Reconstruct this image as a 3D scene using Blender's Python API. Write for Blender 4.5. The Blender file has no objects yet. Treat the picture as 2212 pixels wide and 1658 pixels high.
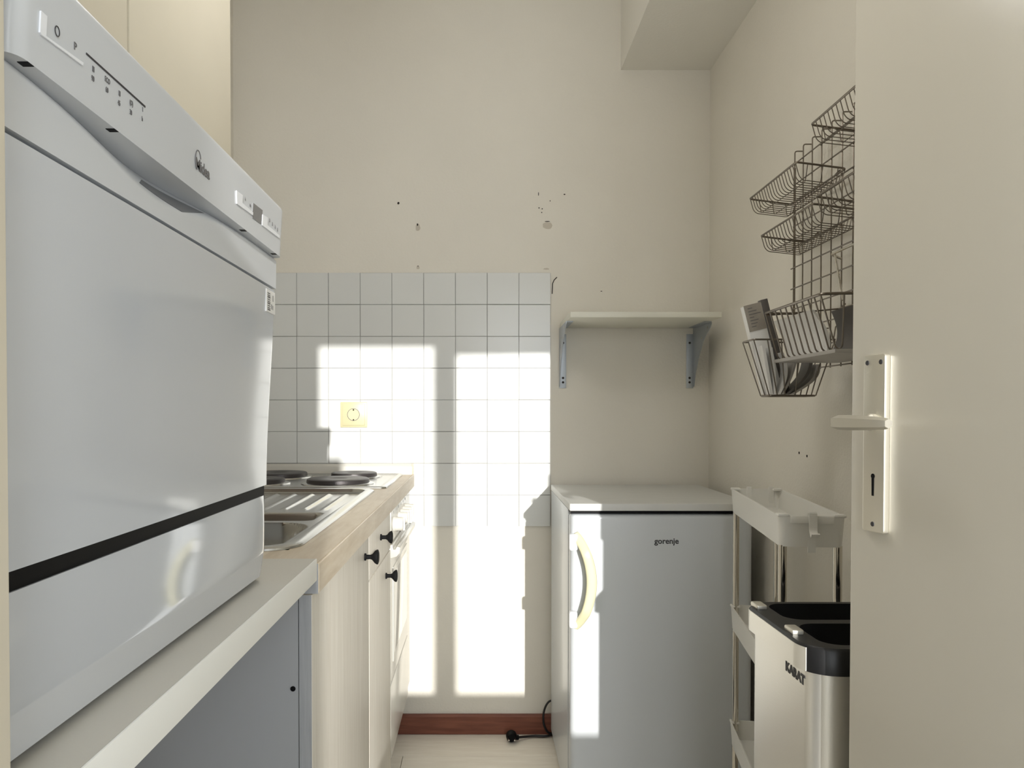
import bpy, bmesh, math, random
from mathutils import Vector, Matrix
random.seed(7)
C = bpy.context.scene.collection
sc = bpy.context.scene

# ------------------------------------------------------------------ camera
F = 1660.0
EYE = 1.108
PITCH = 0.84
cam = bpy.data.cameras.new('camera'); camo = bpy.data.objects.new('camera', cam); C.objects.link(camo)
cam.sensor_fit = 'HORIZONTAL'; cam.sensor_width = 36.0; cam.lens = 36.0*F/2212.0
cam.shift_x = (1106-1038)/2212.0
cam.shift_y = (914-829)/2212.0
cam.clip_start = 0.02
camo.location = (0, 0, EYE); camo.rotation_euler = (math.radians(90-PITCH), 0, 0)
sc.camera = camo

# ------------------------------------------------------------------ world, sun, window daylight, exposure
w = bpy.data.worlds.new('world'); sc.world = w; w.use_nodes = True
bg = w.node_tree.nodes['Background']; bg.inputs[0].default_value = (0.80, 0.88, 1.0, 1); bg.inputs[1].default_value = 1.0
FILL = 7.5     # glow of the added fill lamp above the frame
SUNDIR = Vector((-0.161, 1.0, -0.1745)).normalized()
sl = bpy.data.lights.new('sun', 'SUN'); so = bpy.data.objects.new('sun', sl); C.objects.link(so)
sl.energy = 3.1; sl.angle = math.radians(0.53); sl.color = (1.0, 0.98, 0.94)
so.rotation_euler = SUNDIR.to_track_quat('-Z', 'Y').to_euler(); so.location = (1.5, -6, 3)
al = bpy.data.lights.new('window_daylight', 'AREA'); ao = bpy.data.objects.new('window_daylight', al); C.objects.link(ao)
al.shape = 'RECTANGLE'; al.size = 1.75; al.size_y = 1.25; al.energy = 31; al.color = (0.93, 0.97, 1.0)
ao.location = (0.05, -0.985, 1.36); ao.rotation_euler = (math.radians(90), 0, 0)
sc.view_settings.view_transform = 'Standard'; sc.view_settings.look = 'None'
sc.view_settings.gamma = 1.0; sc.view_settings.use_curve_mapping = False
sc.view_settings.exposure = 0.50

# ------------------------------------------------------------------ materials
def s2l(c):
    return tuple(((v/255.0)/12.92 if v/255.0 <= 0.04045 else (((v/255.0)+0.055)/1.055)**2.4) for v in c)
def mat(name, rgb, rough=0.5, metal=0.0, bump=0.0, bscale=200.0, var=0.0, vscale=8.0, stretch=(1,1,1), coat=0.0, spec=0.5, rgb2=None, alpha=None, aniso=0.0):
    m = bpy.data.materials.new(name); m.use_nodes = True
    nt = m.node_tree; b = nt.nodes['Principled BSDF']
    col = s2l(rgb)+(1,)
    b.inputs['Base Color'].default_value = col
    b.inputs['Roughness'].default_value = rough; b.inputs['Metallic'].default_value = metal
    b.inputs['Coat Weight'].default_value = coat; b.inputs['Coat Roughness'].default_value = 0.06
    b.inputs['Specular IOR Level'].default_value = spec
    b.inputs['Anisotropic'].default_value = aniso
    tc = nt.nodes.new('ShaderNodeTexCoord'); mp = nt.nodes.new('ShaderNodeMapping')
    mp.inputs['Scale'].default_value = stretch
    nt.links.new(tc.outputs['Object'], mp.inputs['Vector'])
    if rgb2 is not None or var > 0:
        n = nt.nodes.new('ShaderNodeTexNoise'); n.inputs['Scale'].default_value = vscale; n.inputs['Detail'].default_value = 5
        nt.links.new(mp.outputs[0], n.inputs['Vector'])
        r = nt.nodes.new('ShaderNodeValToRGB'); nt.links.new(n.outputs['Fac'], r.inputs['Fac'])
        c2 = s2l(rgb2) if rgb2 else tuple(v*(1-var) for v in col[:3])
        r.color_ramp.elements[0].position = 0.35; r.color_ramp.elements[1].position = 0.65
        r.color_ramp.elements[0].color = tuple(c2)+(1,); r.color_ramp.elements[1].color = col
        nt.links.new(r.outputs['Color'], b.inputs['Base Color'])
    if bump > 0:
        n2 = nt.nodes.new('ShaderNodeTexNoise'); n2.inputs['Scale'].default_value = bscale; n2.inputs['Detail'].default_value = 3
        nt.links.new(mp.outputs[0], n2.inputs['Vector'])
        bp = nt.nodes.new('ShaderNodeBump'); bp.inputs['Strength'].default_value = bump; bp.inputs['Distance'].default_value = 0.004
        nt.links.new(n2.outputs['Fac'], bp.inputs['Height']); nt.links.new(bp.outputs[0], b.inputs['Normal'])
    return m

M = {}
M['wall'] = mat('painted_wall', (236, 231, 219), 0.85, bump=0.25, bscale=160, var=0.03, vscale=3)
M['wall_room'] = mat('room_wall', (238, 236, 230), 0.9)
M['ceiling'] = mat('ceiling_paint', (242, 239, 230), 0.9, bump=0.1, bscale=120)
M['tile'] = mat('white_glazed_tile', (226, 227, 224), 0.22, bump=0.12, bscale=9, spec=0.4)
M['grout'] = mat('grout', (172, 170, 166), 0.9)
M['smudge'] = mat('wall_filler', (205, 197, 182), 0.95)
M['hole'] = mat('drill_hole_dark', (52, 46, 42), 0.9)
M['enamel'] = mat('white_enamel', (208, 212, 218), 0.06, bump=0.012, bscale=4, coat=0.8)
M['dish_door'] = mat('glossy_white_panel', (208, 212, 218), 0.09, bump=0.010, bscale=5, coat=0.6)
M['dish_plastic'] = mat('white_plastic', (212, 215, 219), 0.30)
M['black'] = mat('black_plastic', (6, 6, 8), 0.55, spec=0.15)
M['black_matte'] = mat('black_matte_plastic', (11, 11, 13), 0.75, spec=0.25)
M['rim_black'] = mat('black_satin_rim', (20, 20, 22), 0.45)
M['print_grey'] = mat('grey_print', (110, 108, 108), 0.6)
M['print_dark'] = mat('dark_print', (58, 57, 60), 0.6)
M['display'] = mat('grey_display', (122, 122, 124), 0.25)
M['bright_plastic'] = mat('white_button_plastic', (244, 246, 250), 0.35)
M['recess'] = mat('handle_pocket_grey', (112, 114, 118), 0.5)
M['laminate'] = mat('grey_white_laminate', (208, 205, 196), 0.55, bump=0.05, bscale=300)
M['laminate_edge'] = mat('white_laminate_edge', (248, 248, 243), 0.5)
M['side_grey'] = mat('grey_cabinet_side', (164, 166, 169), 0.6)
M['cupboard'] = mat('cream_cupboard_front', (230, 222, 202), 0.55, var=0.02)
M['cupboard_edge'] = mat('brown_cupboard_edge', (150, 128, 112), 0.7)
M['steel'] = mat('stainless_steel', (200, 200, 198), 0.22, 1.0, bump=0.03, bscale=40)
M['steel_brush'] = mat('brushed_steel', (240, 238, 232), 0.36, 0.85, bump=0.05, bscale=60, stretch=(1, 1, 14))
M['chrome'] = mat('chrome', (205, 200, 190), 0.12, 1.0)
M['alu'] = mat('satin_aluminium', (222, 218, 206), 0.38, 0.8, bump=0.04, bscale=30)
M['wire'] = mat('plated_wire', (128, 120, 110), 0.34, 1.0)
M['bracket'] = mat('galvanised_steel', (182, 187, 192), 0.48, 0.75, bump=0.08, bscale=90)
M['plate_iron'] = mat('cast_iron_hotplate', (70, 66, 66), 0.42, 0.5, bump=0.1, bscale=200)
M['fridge'] = mat('fridge_white', (208, 212, 215), 0.30, bump=0.03, bscale=14, coat=0.15)
M['fridge_top'] = mat('fridge_top_plastic', (214, 214, 210), 0.45, var=0.05, vscale=14, stretch=(1, 6, 1))
M['cream_handle'] = mat('yellowed_plastic_handle', (222, 217, 180), 0.35)
M['socket'] = mat('ivory_socket_plastic', (205, 197, 158), 0.35)
M['shelf'] = mat('white_shelf_board', (228, 226, 212), 0.45)
M['skirting'] = mat('brown_skirting_wood', (136, 82, 62), 0.5, rgb2=(112, 62, 46), vscale=6, stretch=(1.2, 8, 14))
M['trolley'] = mat('off_white_tray_plastic', (242, 240, 233), 0.38)
M['paper'] = mat('white_paper', (246, 245, 242), 0.7)
M['paper_grey'] = mat('grey_cover', (176, 172, 166), 0.55)
M['paper_dark'] = mat('dark_grey_cover', (100, 96, 93), 0.5)
M['cover_photo'] = mat('beige_printed_cover', (176, 168, 156), 0.45, var=0.2, vscale=30)
M['door'] = mat('gloss_painted_door', (228, 223, 210), 0.24, bump=0.04, bscale=10, coat=0.15)
M['trim'] = mat('cream_trim', (222, 214, 196), 0.5)
M['oven'] = mat('oven_white_enamel', (206, 203, 194), 0.22, coat=0.2)
M['oven_glass'] = mat('oven_white_glass', (192, 190, 184), 0.10, coat=0.5)
M['oven_knob'] = mat('oven_knob_plastic', (222, 219, 210), 0.4)
M['cable'] = mat('black_rubber_cable', (18, 17, 19), 0.45)

def wood(name, c1, c2, c3, scale, stretch, rough=0.5, staves=None):
    m = bpy.data.materials.new(name); m.use_nodes = True
    nt = m.node_tree; b = nt.nodes['Principled BSDF']; b.inputs['Roughness'].default_value = rough
    tc = nt.nodes.new('ShaderNodeTexCoord'); mp = nt.nodes.new('ShaderNodeMapping'); mp.inputs['Scale'].default_value = stretch
    nt.links.new(tc.outputs['Object'], mp.inputs['Vector'])
    n = nt.nodes.new('ShaderNodeTexNoise'); n.inputs['Scale'].default_value = scale; n.inputs['Detail'].default_value = 7; n.inputs['Roughness'].default_value = 0.62
    nt.links.new(mp.outputs[0], n.inputs['Vector'])
    r = nt.nodes.new('ShaderNodeValToRGB'); nt.links.new(n.outputs['Fac'], r.inputs['Fac'])
    r.color_ramp.elements[0].position = 0.30; r.color_ramp.elements[1].position = 0.68
    r.color_ramp.elements[0].color = s2l(c2)+(1,); r.color_ramp.elements[1].color = s2l(c1)+(1,)
    out = r.outputs['Color']
    if staves:
        br = nt.nodes.new('ShaderNodeTexBrick'); mp2 = nt.nodes.new('ShaderNodeMapping')
        mp2.inputs['Rotation'].default_value = (0, 0, math.radians(90))
        nt.links.new(tc.outputs['Object'], mp2.inputs['Vector']); nt.links.new(mp2.outputs[0], br.inputs['Vector'])
        br.inputs['Scale'].default_value = 1.0; br.inputs['Brick Width'].default_value = staves[0]; br.inputs['Row Height'].default_value = staves[1]
        br.inputs['Mortar Size'].default_value = 0.0006
        br.inputs['Color1'].default_value = (1, 1, 1, 1); br.inputs['Color2'].default_value = s2l(c3)+(1,); br.inputs['Mortar'].default_value = (0.8, 0.75, 0.7, 1)
        mx = nt.nodes.new('ShaderNodeMixRGB'); mx.blend_type = 'MULTIPLY'; mx.inputs[0].default_value = 0.6
        nt.links.new(out, mx.inputs[1]); nt.links.new(br.outputs['Color'], mx.inputs[2]); out = mx.outputs[0]
    nt.links.new(out, b.inputs['Base Color'])
    bp = nt.nodes.new('ShaderNodeBump'); bp.inputs['Strength'].default_value = 0.12; bp.inputs['Distance'].default_value = 0.002
    nt.links.new(n.outputs['Fac'], bp.inputs['Height']); nt.links.new(bp.outputs[0], b.inputs['Normal'])
    return m
M['worktop'] = wood('oak_stave_laminate', (226, 214, 194), (208, 192, 168), (232, 228, 222), 9, (8, 1, 8), 0.42, staves=(0.4, 0.045))
M['front'] = wood('whitewashed_wood_front', (238, 233, 222), (224, 217, 204), (1, 1, 1), 7, (6, 12, 0.7), 0.5)
M['front_edge'] = wood('shaded_wood_front_edge', (176, 178, 180), (152, 154, 158), (1, 1, 1), 7, (12, 12, 0.7), 0.6)  # front wood with the shade of the unlit edge put into its grey
M['plank'] = wood('pale_wood_floor', (240, 234, 222), (226, 218, 204), (1, 1, 1), 5, (1, 9, 9), 0.45)

# ------------------------------------------------------------------ mesh helpers
class MB:
    def __init__(self): self.bm = bmesh.new()
    def box(self, x0, x1, y0, y1, z0, z1, bev=0.0, seg=2):
        t = bmesh.new()
        bmesh.ops.create_cube(t, size=1.0)
        for v in t.verts:
            v.co = Vector((x0+(v.co.x+.5)*(x1-x0), y0+(v.co.y+.5)*(y1-y0), z0+(v.co.z+.5)*(z1-z0)))
        if bev > 0:
            bmesh.ops.bevel(t, geom=list(t.edges), offset=bev, segments=seg, profile=0.6, affect='EDGES')
        self._join(t); return self
    def _join(self, t):
        me = bpy.data.meshes.new('tmp'); t.to_mesh(me); t.free(); self.bm.from_mesh(me); bpy.data.meshes.remove(me)
    def raw(self, vs, fs):
        bv = [self.bm.verts.new(v) for v in vs]
        for f in fs:
            try: self.bm.faces.new([bv[i] for i in f])
            except ValueError: pass
        return self
    def tube(self, pts, r, n=8, close=False, cap=True):
        pts = [Vector(p) for p in pts]; N = len(pts)
        rad = r if isinstance(r, (list, tuple)) else [r]*N
        vs = []; up = None
        for i, p in enumerate(pts):
            if close: d = pts[(i+1) % N]-pts[i-1]
            else: d = pts[min(i+1, N-1)]-pts[max(i-1, 0)]
            d.normalize()
            if up is None:
                up = Vector((0, 0, 1)) if abs(d.z) < 0.9 else Vector((1, 0, 0))
            a = d.cross(up)
            if a.length < 1e-5: a = d.orthogonal()
            a.normalize(); b = a.cross(d).normalized(); up = b
            for k in range(n):
                t = 2*math.pi*k/n
                vs.append(p+a*math.cos(t)*rad[i]+b*math.sin(t)*rad[i])
        fs = []
        for i in range(N if close else N-1):
            j = (i+1) % N
            for k in range(n):
                l = (k+1) % n
                fs.append((i*n+k, i*n+l, j*n+l, j*n+k))
        if cap and not close:
            fs.append(tuple(range(n))[::-1]); fs.append(tuple(range((N-1)*n, N*n)))
        return self.raw(vs, fs)
    def cyl(self, p0, p1, r0, r1=None, n=24):
        return self.tube([p0, p1], [r0, r0 if r1 is None else r1], n)
    def lathe(self, prof, c, axis='z', n=40):
        # prof: (r, h) list; rotated about the axis through c
        vs = []; fs = []
        for (r, h) in prof:
            for k in range(n):
                t = 2*math.pi*k/n
                if axis == 'z': vs.append((c[0]+r*math.cos(t), c[1]+r*math.sin(t), c[2]+h))
                elif axis == 'x': vs.append((c[0]+h, c[1]+r*math.cos(t), c[2]+r*math.sin(t)))
                else: vs.append((c[0]+r*math.cos(t), c[1]+h, c[2]+r*math.sin(t)))
        for i in range(len(prof)-1):
            for k in range(n):
                l = (k+1) % n
                fs.append((i*n+k, i*n+l, (i+1)*n+l, (i+1)*n+k))
        fs.append(tuple(range(n))[::-1]); fs.append(tuple(range((len(prof)-1)*n, len(prof)*n)))
        return self.raw(vs, fs)
    def prism(self, poly, a0, a1, plane='xz', bev=0.0):
        # poly in plane, extruded along the third axis
        def P(u, v, a):
            return {'xz': (u, a, v), 'yz': (a, u, v), 'xy': (u, v, a)}[plane]
        n = len(poly)
        vs = [P(u, v, a0) for u, v in poly]+[P(u, v, a1) for u, v in poly]
        fs = [tuple(range(n)), tuple(range(n, 2*n))[::-1]]+[(i, (i+1) % n, n+(i+1) % n, n+i) for i in range(n)]
        t = bmesh.new(); bv = [t.verts.new(v) for v in vs]
        for f in fs: t.faces.new([bv[i] for i in f])
        bmesh.ops.recalc_face_normals(t, faces=t.faces)
        if bev > 0: bmesh.ops.bevel(t, geom=list(t.edges), offset=bev, segments=2, profile=0.6, affect='EDGES')
        self._join(t); return self
    def grid(self, f, nu, nv):
        vs = [f(i/nu, j/nv) for i in range(nu+1) for j in range(nv+1)]
        fs = [(i*(nv+1)+j, (i+1)*(nv+1)+j, (i+1)*(nv+1)+j+1, i*(nv+1)+j+1) for i in range(nu) for j in range(nv)]
        return self.raw(vs, fs)
    def sheet(self, f, nu, nv, th):
        # closed thin sheet: f(u,v)->Vector, thickness th along x
        a = lambda i, j: i*(nv+1)+j
        vs = [Vector(f(i/nu, j/nv)) for i in range(nu+1) for j in range(nv+1)]
        n = len(vs); vs += [v+Vector(th) for v in vs]
        fs = []
        for i in range(nu):
            for j in range(nv):
                q = (a(i, j), a(i+1, j), a(i+1, j+1), a(i, j+1)); fs.append(q); fs.append(tuple(n+k for k in q[::-1]))
        for i in range(nu):
            fs.append((a(i, 0), n+a(i, 0), n+a(i+1, 0), a(i+1, 0))); fs.append((a(i, nv), a(i+1, nv), n+a(i+1, nv), n+a(i, nv)))
        for j in range(nv):
            fs.append((a(0, j), a(0, j+1), n+a(0, j+1), n+a(0, j))); fs.append((a(nu, j), n+a(nu, j), n+a(nu, j+1), a(nu, j+1)))
        return self.raw(vs, fs)
    def build(self, name, m, parent=None, local=False, smooth=35, label=None, recalc=True):
        if recalc: bmesh.ops.recalc_face_normals(self.bm, faces=self.bm.faces)
        me = bpy.data.meshes.new(name)
        if parent is not None and not local:
            r = parent
            while r.parent: r = r.parent
            self.bm.transform(Matrix.LocRotScale(r.location, r.rotation_euler, None).inverted())
        self.bm.to_mesh(me); self.bm.free()
        me.materials.append(m)
        if smooth:
            for p in me.polygons: p.use_smooth = True
            me.set_sharp_from_angle(angle=math.radians(smooth))
        o = bpy.data.objects.new(name, me); C.objects.link(o)
        if parent is not None: o.parent = parent
        if label: o['label'] = label
        return o

def thing(name, label, cat, loc, rotz=0.0, group=None):
    o = bpy.data.objects.new(name, None); C.objects.link(o); o.empty_display_size = 0.05
    o.location = loc; o.rotation_euler = (0, 0, rotz); o['label'] = label; o['category'] = cat
    if group: o['group'] = group
    return o
def tag(o, label, cat, group=None):
    o['label'] = label; o['category'] = cat
    if group: o['group'] = group
    return o
def struct(o, label=None):
    o['kind'] = 'structure'
    if label: o['label'] = label
    return o
def text_mesh(s, size, mat_, name, parent, M4, extrude=0.0003, xs=1.0, bold=0.0, local=False):
    cu = bpy.data.curves.new('t', 'FONT'); cu.body = s; cu.size = size; cu.extrude = extrude; cu.offset = bold
    cu.align_x = 'CENTER'; cu.align_y = 'CENTER'; cu.resolution_u = 3
    t = bpy.data.objects.new('t', cu); C.objects.link(t)
    dg = bpy.context.evaluated_depsgraph_get(); dg.update()
    me = bpy.data.meshes.new_from_object(t.evaluated_get(dg))
    C.objects.unlink(t); bpy.data.objects.remove(t); bpy.data.curves.remove(cu)
    me.transform(Matrix.Diagonal((xs, 1, 1, 1))); me.transform(M4)
    if not local:
        r = parent
        while r.parent: r = r.parent
        me.transform(Matrix.LocRotScale(r.location, r.rotation_euler, None).inverted())
    me.name = name; me.materials.clear(); me.materials.append(mat_)
    o = bpy.data.objects.new(name, me); C.objects.link(o); o.parent = parent
    return o
def frame(origin, right, up):
    r = Vector(right).normalized(); u = Vector(up).normalized(); n = r.cross(u)
    m = Matrix.Identity(4)
    for i in range(3):
        m[i][0] = r[i]; m[i][1] = u[i]; m[i][2] = n[i]; m[i][3] = origin[i]
    return m
def rrect(x0, x1, y0, y1, r, n=6):
    p = []
    for (cx, cy, a0) in ((x1-r, y1-r, 0), (x0+r, y1-r, 90), (x0+r, y0+r, 180), (x1-r, y0+r, 270)):
        for k in range(n+1):
            a = math.radians(a0+90*k/n); p.append((cx+r*math.cos(a), cy+r*math.sin(a)))
    return p
def loops(mb, ls, cap_first=False, cap_last=False):
    n = len(ls[0]); vs = [v for l in ls for v in l]; fs = []
    for i in range(len(ls)-1):
        for k in range(n):
            l = (k+1) % n; fs.append((i*n+k, i*n+l, (i+1)*n+l, (i+1)*n+k))
    if cap_first: fs.append(tuple(range(n))[::-1])
    if cap_last: fs.append(tuple(range((len(ls)-1)*n, len(ls)*n)))
    return mb.raw(vs, fs)
def bend(pts, r, n=4):
    # round the corners of a polyline
    P = [Vector(p) for p in pts]; out = [P[0]]
    for i in range(1, len(P)-1):
        a = (P[i-1]-P[i]); b = (P[i+1]-P[i]); d = min(r, a.length*.45, b.length*.45)
        p0 = P[i]+a.normalized()*d; p1 = P[i]+b.normalized()*d
        for k in range(n+1):
            t = k/n; out.append(p0*(1-t)**2+P[i]*2*t*(1-t)+p1*t*t)
    out.append(P[-1]); return out

# ------------------------------------------------------------------ room shell
YB = 2.641      # plaster face of the back wall
XR = 0.784; XL = -0.845; ZC = 2.56
wall_back = struct(MB().box(XL-.1, XR+.1, YB, YB+.1, 0, ZC).build('wall_back', M['wall']))
struct(MB().box(XR, XR+.1, .22, YB, 0, ZC).build('wall_right', M['wall']))
struct(MB().box(XL-.1, XL, .22, YB, 0, ZC).build('wall_left', M['wall']))
struct(MB().box(-1.6, 2.1, -1.1, YB+.1, ZC, ZC+.1).build('ceiling', M['ceiling']))
struct(MB().box(.479, XR, .36, YB, 2.275, ZC).build('trim_1', M['ceiling']), 'boxed in beam running along the right wall under the ceiling')
# wall with the doorway the camera looks through
dw = MB(); dw.box(-1.6, -.2275, .22, .36, 0, ZC); dw.box(.71, 2.1, .22, .36, 0, ZC); dw.box(-.2275, .71, .22, .36, 2.04, ZC)
struct(dw.build('wall_front', M['wall']))
struct(MB().box(.6835, .71, .345, .3595, 0, 2.04, .001).build('sun_leak_strip', M['trim']), 'added cream strip behind the open door, closing a sun leak')  # added to stop sun leaking between the open door and the jamb
struct(MB().box(-.250, -.2268, .205, .3695, 0, 2.04, .002).build('trim_2', M['trim']), 'cream painted door jamb at the left edge')
# room behind the camera with its window
WD = -0.90
bw = MB()
WX0, WX1, WZ0, WZ1 = -.78, 1.16, .69, 2.02
bw.box(-1.6, WX0, WD-.2, WD, 0, ZC); bw.box(WX1, 2.1, WD-.2, WD, 0, ZC); bw.box(WX0, WX1, WD-.2, WD, 0, WZ0); bw.box(WX0, WX1, WD-.2, WD, WZ1, ZC)
struct(bw.build('wall_behind', M['wall_room']))
struct(MB().box(-1.7, -1.6, -1.1, .36, 0, ZC).build('wall_hall_left', M['wall_room']))
struct(MB().box(2.1, 2.2, -1.1, .36, 0, ZC).build('wall_hall_right', M['wall_room']))
wf = MB(); y0, y1 = WD-.02, WD+.01
for (a, b, c, d) in ((WX0-.01, WX1+.01, WZ0-.01, .752), (WX0-.01, .447, 1.950, WZ1+.01), (.447, WX1+.01, 1.922, WZ1+.01),
                     (.412, .486, WZ0, WZ1), (-.045, .016, WZ0, WZ1), (WX0-.01, WX0+.05, WZ0, WZ1), (WX1-.05, WX1+.01, WZ0, WZ1)):
    wf.box(a, b, y0, y1, c, d)
struct(wf.build('window_1', M['trim']), 'white window frame with mullions behind the camera')
# unseen blind added to block light through the window beyond the left sash
bl = MB()
for k in range(27):
    bl.box(WX0, -.03, WD+.012, WD+.018, .70+k*.049, .70+k*.049+.047)
bl.build('sun_block_slats', M['trim'])
tag(bpy.data.objects['sun_block_slats'], 'added cream slatted blind blocking light at the window behind the camera', 'blind')

# unseen half-height partition added to keep the sun off the cabinet side panel
struct(MB().box(WX0, .075, WD+.04, WD+.12, 0, 1.545).build('sun_block_partition', M['wall_room']))
# unseen lamp added above the frame to brighten the kitchen
LX, LY, LZ = -.12, 1.30, 2.24
t = thing('fill_globe', 'added round fill lamp above the aisle to brighten the kitchen, out of frame at the top', 'lamp', (LX, LY, ZC))
MB().lathe([(.05, 0), (.05, -.02), (.02, -.035)], (LX, LY, ZC), 'z', 24).build('fill_canopy', M['trim'], t)
MB().cyl((LX, LY, ZC-.03), (LX, LY, LZ-.02), .004, n=10).build('fill_cord', M['trim'], t)
gm = bpy.data.materials.new('fill_glow'); gm.use_nodes = True
gb_ = gm.node_tree.nodes['Principled BSDF']; gb_.inputs['Emission Color'].default_value = (1.0, .99, .98, 1); gb_.inputs['Emission Strength'].default_value = FILL
MB().lathe([(.04, 0), (.09, -.015), (.125, -.05), (.14, -.10), (.125, -.15), (.09, -.185), (.04, -.20), (.0005, -.201)], (LX, LY, LZ), 'z', 32).build('fill_shade', gm, t, label='glowing globe of the added fill lamp')

# floor boards, each its own object
fl = struct(MB().box(-1.6, 2.1, -1.1, YB+.1, -.05, -.010).build('floor', M['plank']))
PW = .165
pm = MB().box(-.6, .6, 0, PW-.0015, -.0099, 0, .0012, 1)
first = None; yy = YB-.012; row = 0
while yy > -1.1:
    y_0 = yy-PW
    off = [-.12, .35, -.46, .18][row % 4]
    for k in (-1, 0, 1):
        cx = off+k*1.2015
        if cx-.6 > 2.1 or cx+.6 < -1.6: continue
        if first is None:
            first = pm.build('floor_board', M['plank'], fl, local=True); o = first
        else:
            o = first.copy(); C.objects.link(o)
        o.location = (cx, y_0, 0)
    yy -= PW; row += 1
struct(MB().prism([(YB, 0.0005), (YB-.014, .0005), (YB-.014, .060), (YB-.009, .067), (YB, .067)], XL, XR, 'yz').build('baseboard_back', M['skirting'], smooth=20))
struct(MB().box(XR-.012, XR, .36, YB-.015, .0005, .065).build('baseboard_right', M['skirting']))

# ------------------------------------------------------------------ tiles on the back wall
TP = 0.1086
gb = MB().box(-.80, .2395, YB-.004, YB, 1.108-(1136.5-890)/630, 1.108+(890-590)/630).build('grout_bed', M['grout'], wall_back, smooth=0)
tm = MB().box(-TP/2+.0009, TP/2-.0009, -.0035, 0.001, -TP/2+.0009, TP/2-.0009, .0007, 1)
t0 = None
for c in range(10):
    for r_ in range(8):
        cx = .2400-TP*(c+.5); cz = 1.108+(890-590)/630-TP*(r_+.5)
        if t0 is None: t0 = tm.build('tile', M['tile'], wall_back, local=True, smooth=0); o = t0
        else: o = t0.copy(); C.objects.link(o)
        o.location = (cx+random.uniform(-.0004, .0004), YB-.004-random.uniform(0, .0006), cz+random.uniform(-.0004, .0004))
        o.rotation_euler = (random.uniform(-.0012, .0012), random.uniform(-.002, .002), random.uniform(-.0012, .0012))
# old screw holes and filler smudges in the plaster
def onback(px, py): return ((px-1038)/630, 1.108-(py-890)/630)
def hole(px, py, rx, rz, m, wall=wall_back, th=.0012):
    x, z = onback(px, py); p = []
    for k in range(14):
        a = 2*math.pi*k/14; q = 1+random.uniform(-.15, .15); p.append((x+rx*q*math.cos(a), z+rz*q*math.sin(a)))
    MB().prism(p, YB-th, YB+.001, 'xz').build('drill_hole', m, wall, smooth=0)
for (px, py, rx, rz) in ((903, 492, .008, .012), (1182, 488, .016, .013), (903, 578, .005, .006), (1180, 581, .010, .003)):
    hole(px, py, rx, rz, M['smudge'], th=.0008)
for (px, py, rx, rz) in ((902, 486, .0028, .0045), (861, 440, .004, .004), (1163, 420, .0013, .006), (1219, 421, .003, .002), (1188, 435, .0015, .002),
                         (1164, 450, .0022, .002), (1171, 452, .002, .002), (1170, 460, .0016, .002), (1182, 479, .008, .0012), (903, 575, .003, .0012), (1299, 629, .003, .0012)):
    hole(px, py, rx, rz, M['hole'])
crk = MB().tube([(.2455, YB-.0005, 1.108+.405), (.247, YB-.0008, 1.108+.44), (.252, YB-.0008, 1.108+.452), (.262, YB-.0005, 1.108+.462)], .0016, 5)
crk.build('plaster_crack', M['hole'], wall_back)
wr = bpy.data.objects['wall_right']
for (px, py) in ((1727, 978), (1744, 985)):
    d = XR*F/(px-1038); z = EYE-(py-890)*d/F
    MB().lathe([(.0032, -.0008), (.0032, .001)], (XR, d, z), 'x', 10).build('drill_hole', M['hole'], wr)

# ------------------------------------------------------------------ wall cupboard (upper left)
CX = -.48
t = thing('wall_cupboard', 'cream wall cupboard with plain doors above the dishwasher', 'cupboard', (CX, .93, 1.53))
MB().box(XL, CX-.021, .372, 1.486, 1.53, 2.50, .001).build('carcass', M['cupboard_edge'], t)
for (a, b) in ((.372, .6215), (.6275, 1.0525), (1.0585, 1.486)):
    MB().box(CX-.019, CX, a, b, 1.525, 2.50, .0015).build('door', M['cupboard'], t)

# ------------------------------------------------------------------ low worktop under the dishwasher
t = thing('white_shelf_worktop', 'grey white laminate worktop board with white edge, carrying the dishwasher', 'worktop', (-.5, .7, .875))
MB().box(XL, -.2286, .372, 1.062, .875, .905).build('board', M['laminate'], t)
MB().box(-.2286, -.2266, .372, 1.062, .875, .905, .0006).build('edge_strip', M['laminate_edge'], t, label='white edge strip')
MB().box(XL, XL+.02, .372, 1.06, .80, .875).build('wall_batten', M['laminate_edge'], t)
MB().box(XL+.001, -.30, .374, .392, 0.0005, .875).build('support_panel', M['side_grey'], t)

# ------------------------------------------------------------------ sink cabinet, drawer cabinet, filler
FX = -.237
def cab(name, label, d0, d1, side_mat):
    t = thing(name, label, 'cabinet', (-.54, (d0+d1)/2, 0))
    cb_ = MB(); x0_, x1_ = XL+.005, FX-.0195
    cb_.box(x0_, x1_, d0, d0+.016, .15, .852); cb_.box(x0_, x1_, d1-.016, d1, .15, .852)
    cb_.box(x0_, x1_, d0+.016, d1-.016, .15, .166); cb_.box(x0_, x0_+.006, d0+.016, d1-.016, .166, .852)
    cb_.build('carcass', side_mat, t, smooth=0)
    MB().box(XL+.05, -.305, d0, d1, .0005, .15).build('plinth', M['side_grey'], t)
    return t
def knob(d, z, parent):
    k = MB(); k.lathe([(.0075, 0), (.0075, .003), (.0048, .004), (.0045, .012), (.0062, .016), (.0125, .021), (.0150, .025), (.0150, .0275), (.011, .0290), (.0001, .0292)], (FX, d, z), 'x', 28)
    return k.build('knob', M['black_matte'], parent, label='black mushroom knob')
t = cab('sink_cabinet', 'whitewashed wood base cabinet with one tall door nearest the camera', 1.077, 1.628, M['side_grey'])
d = MB().box(FX-.018, FX, 1.077, 1.6265, .155, .851, .0012).build('door', M['front'], t)
MB().box(FX-.0182, FX-.0008, 1.0764, 1.0772, .1555, .8505).build('door_edge', M['front_edge'], d, label='wood grain door edge with shade put into its grey')
knob(1.567, .812, d)
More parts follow.
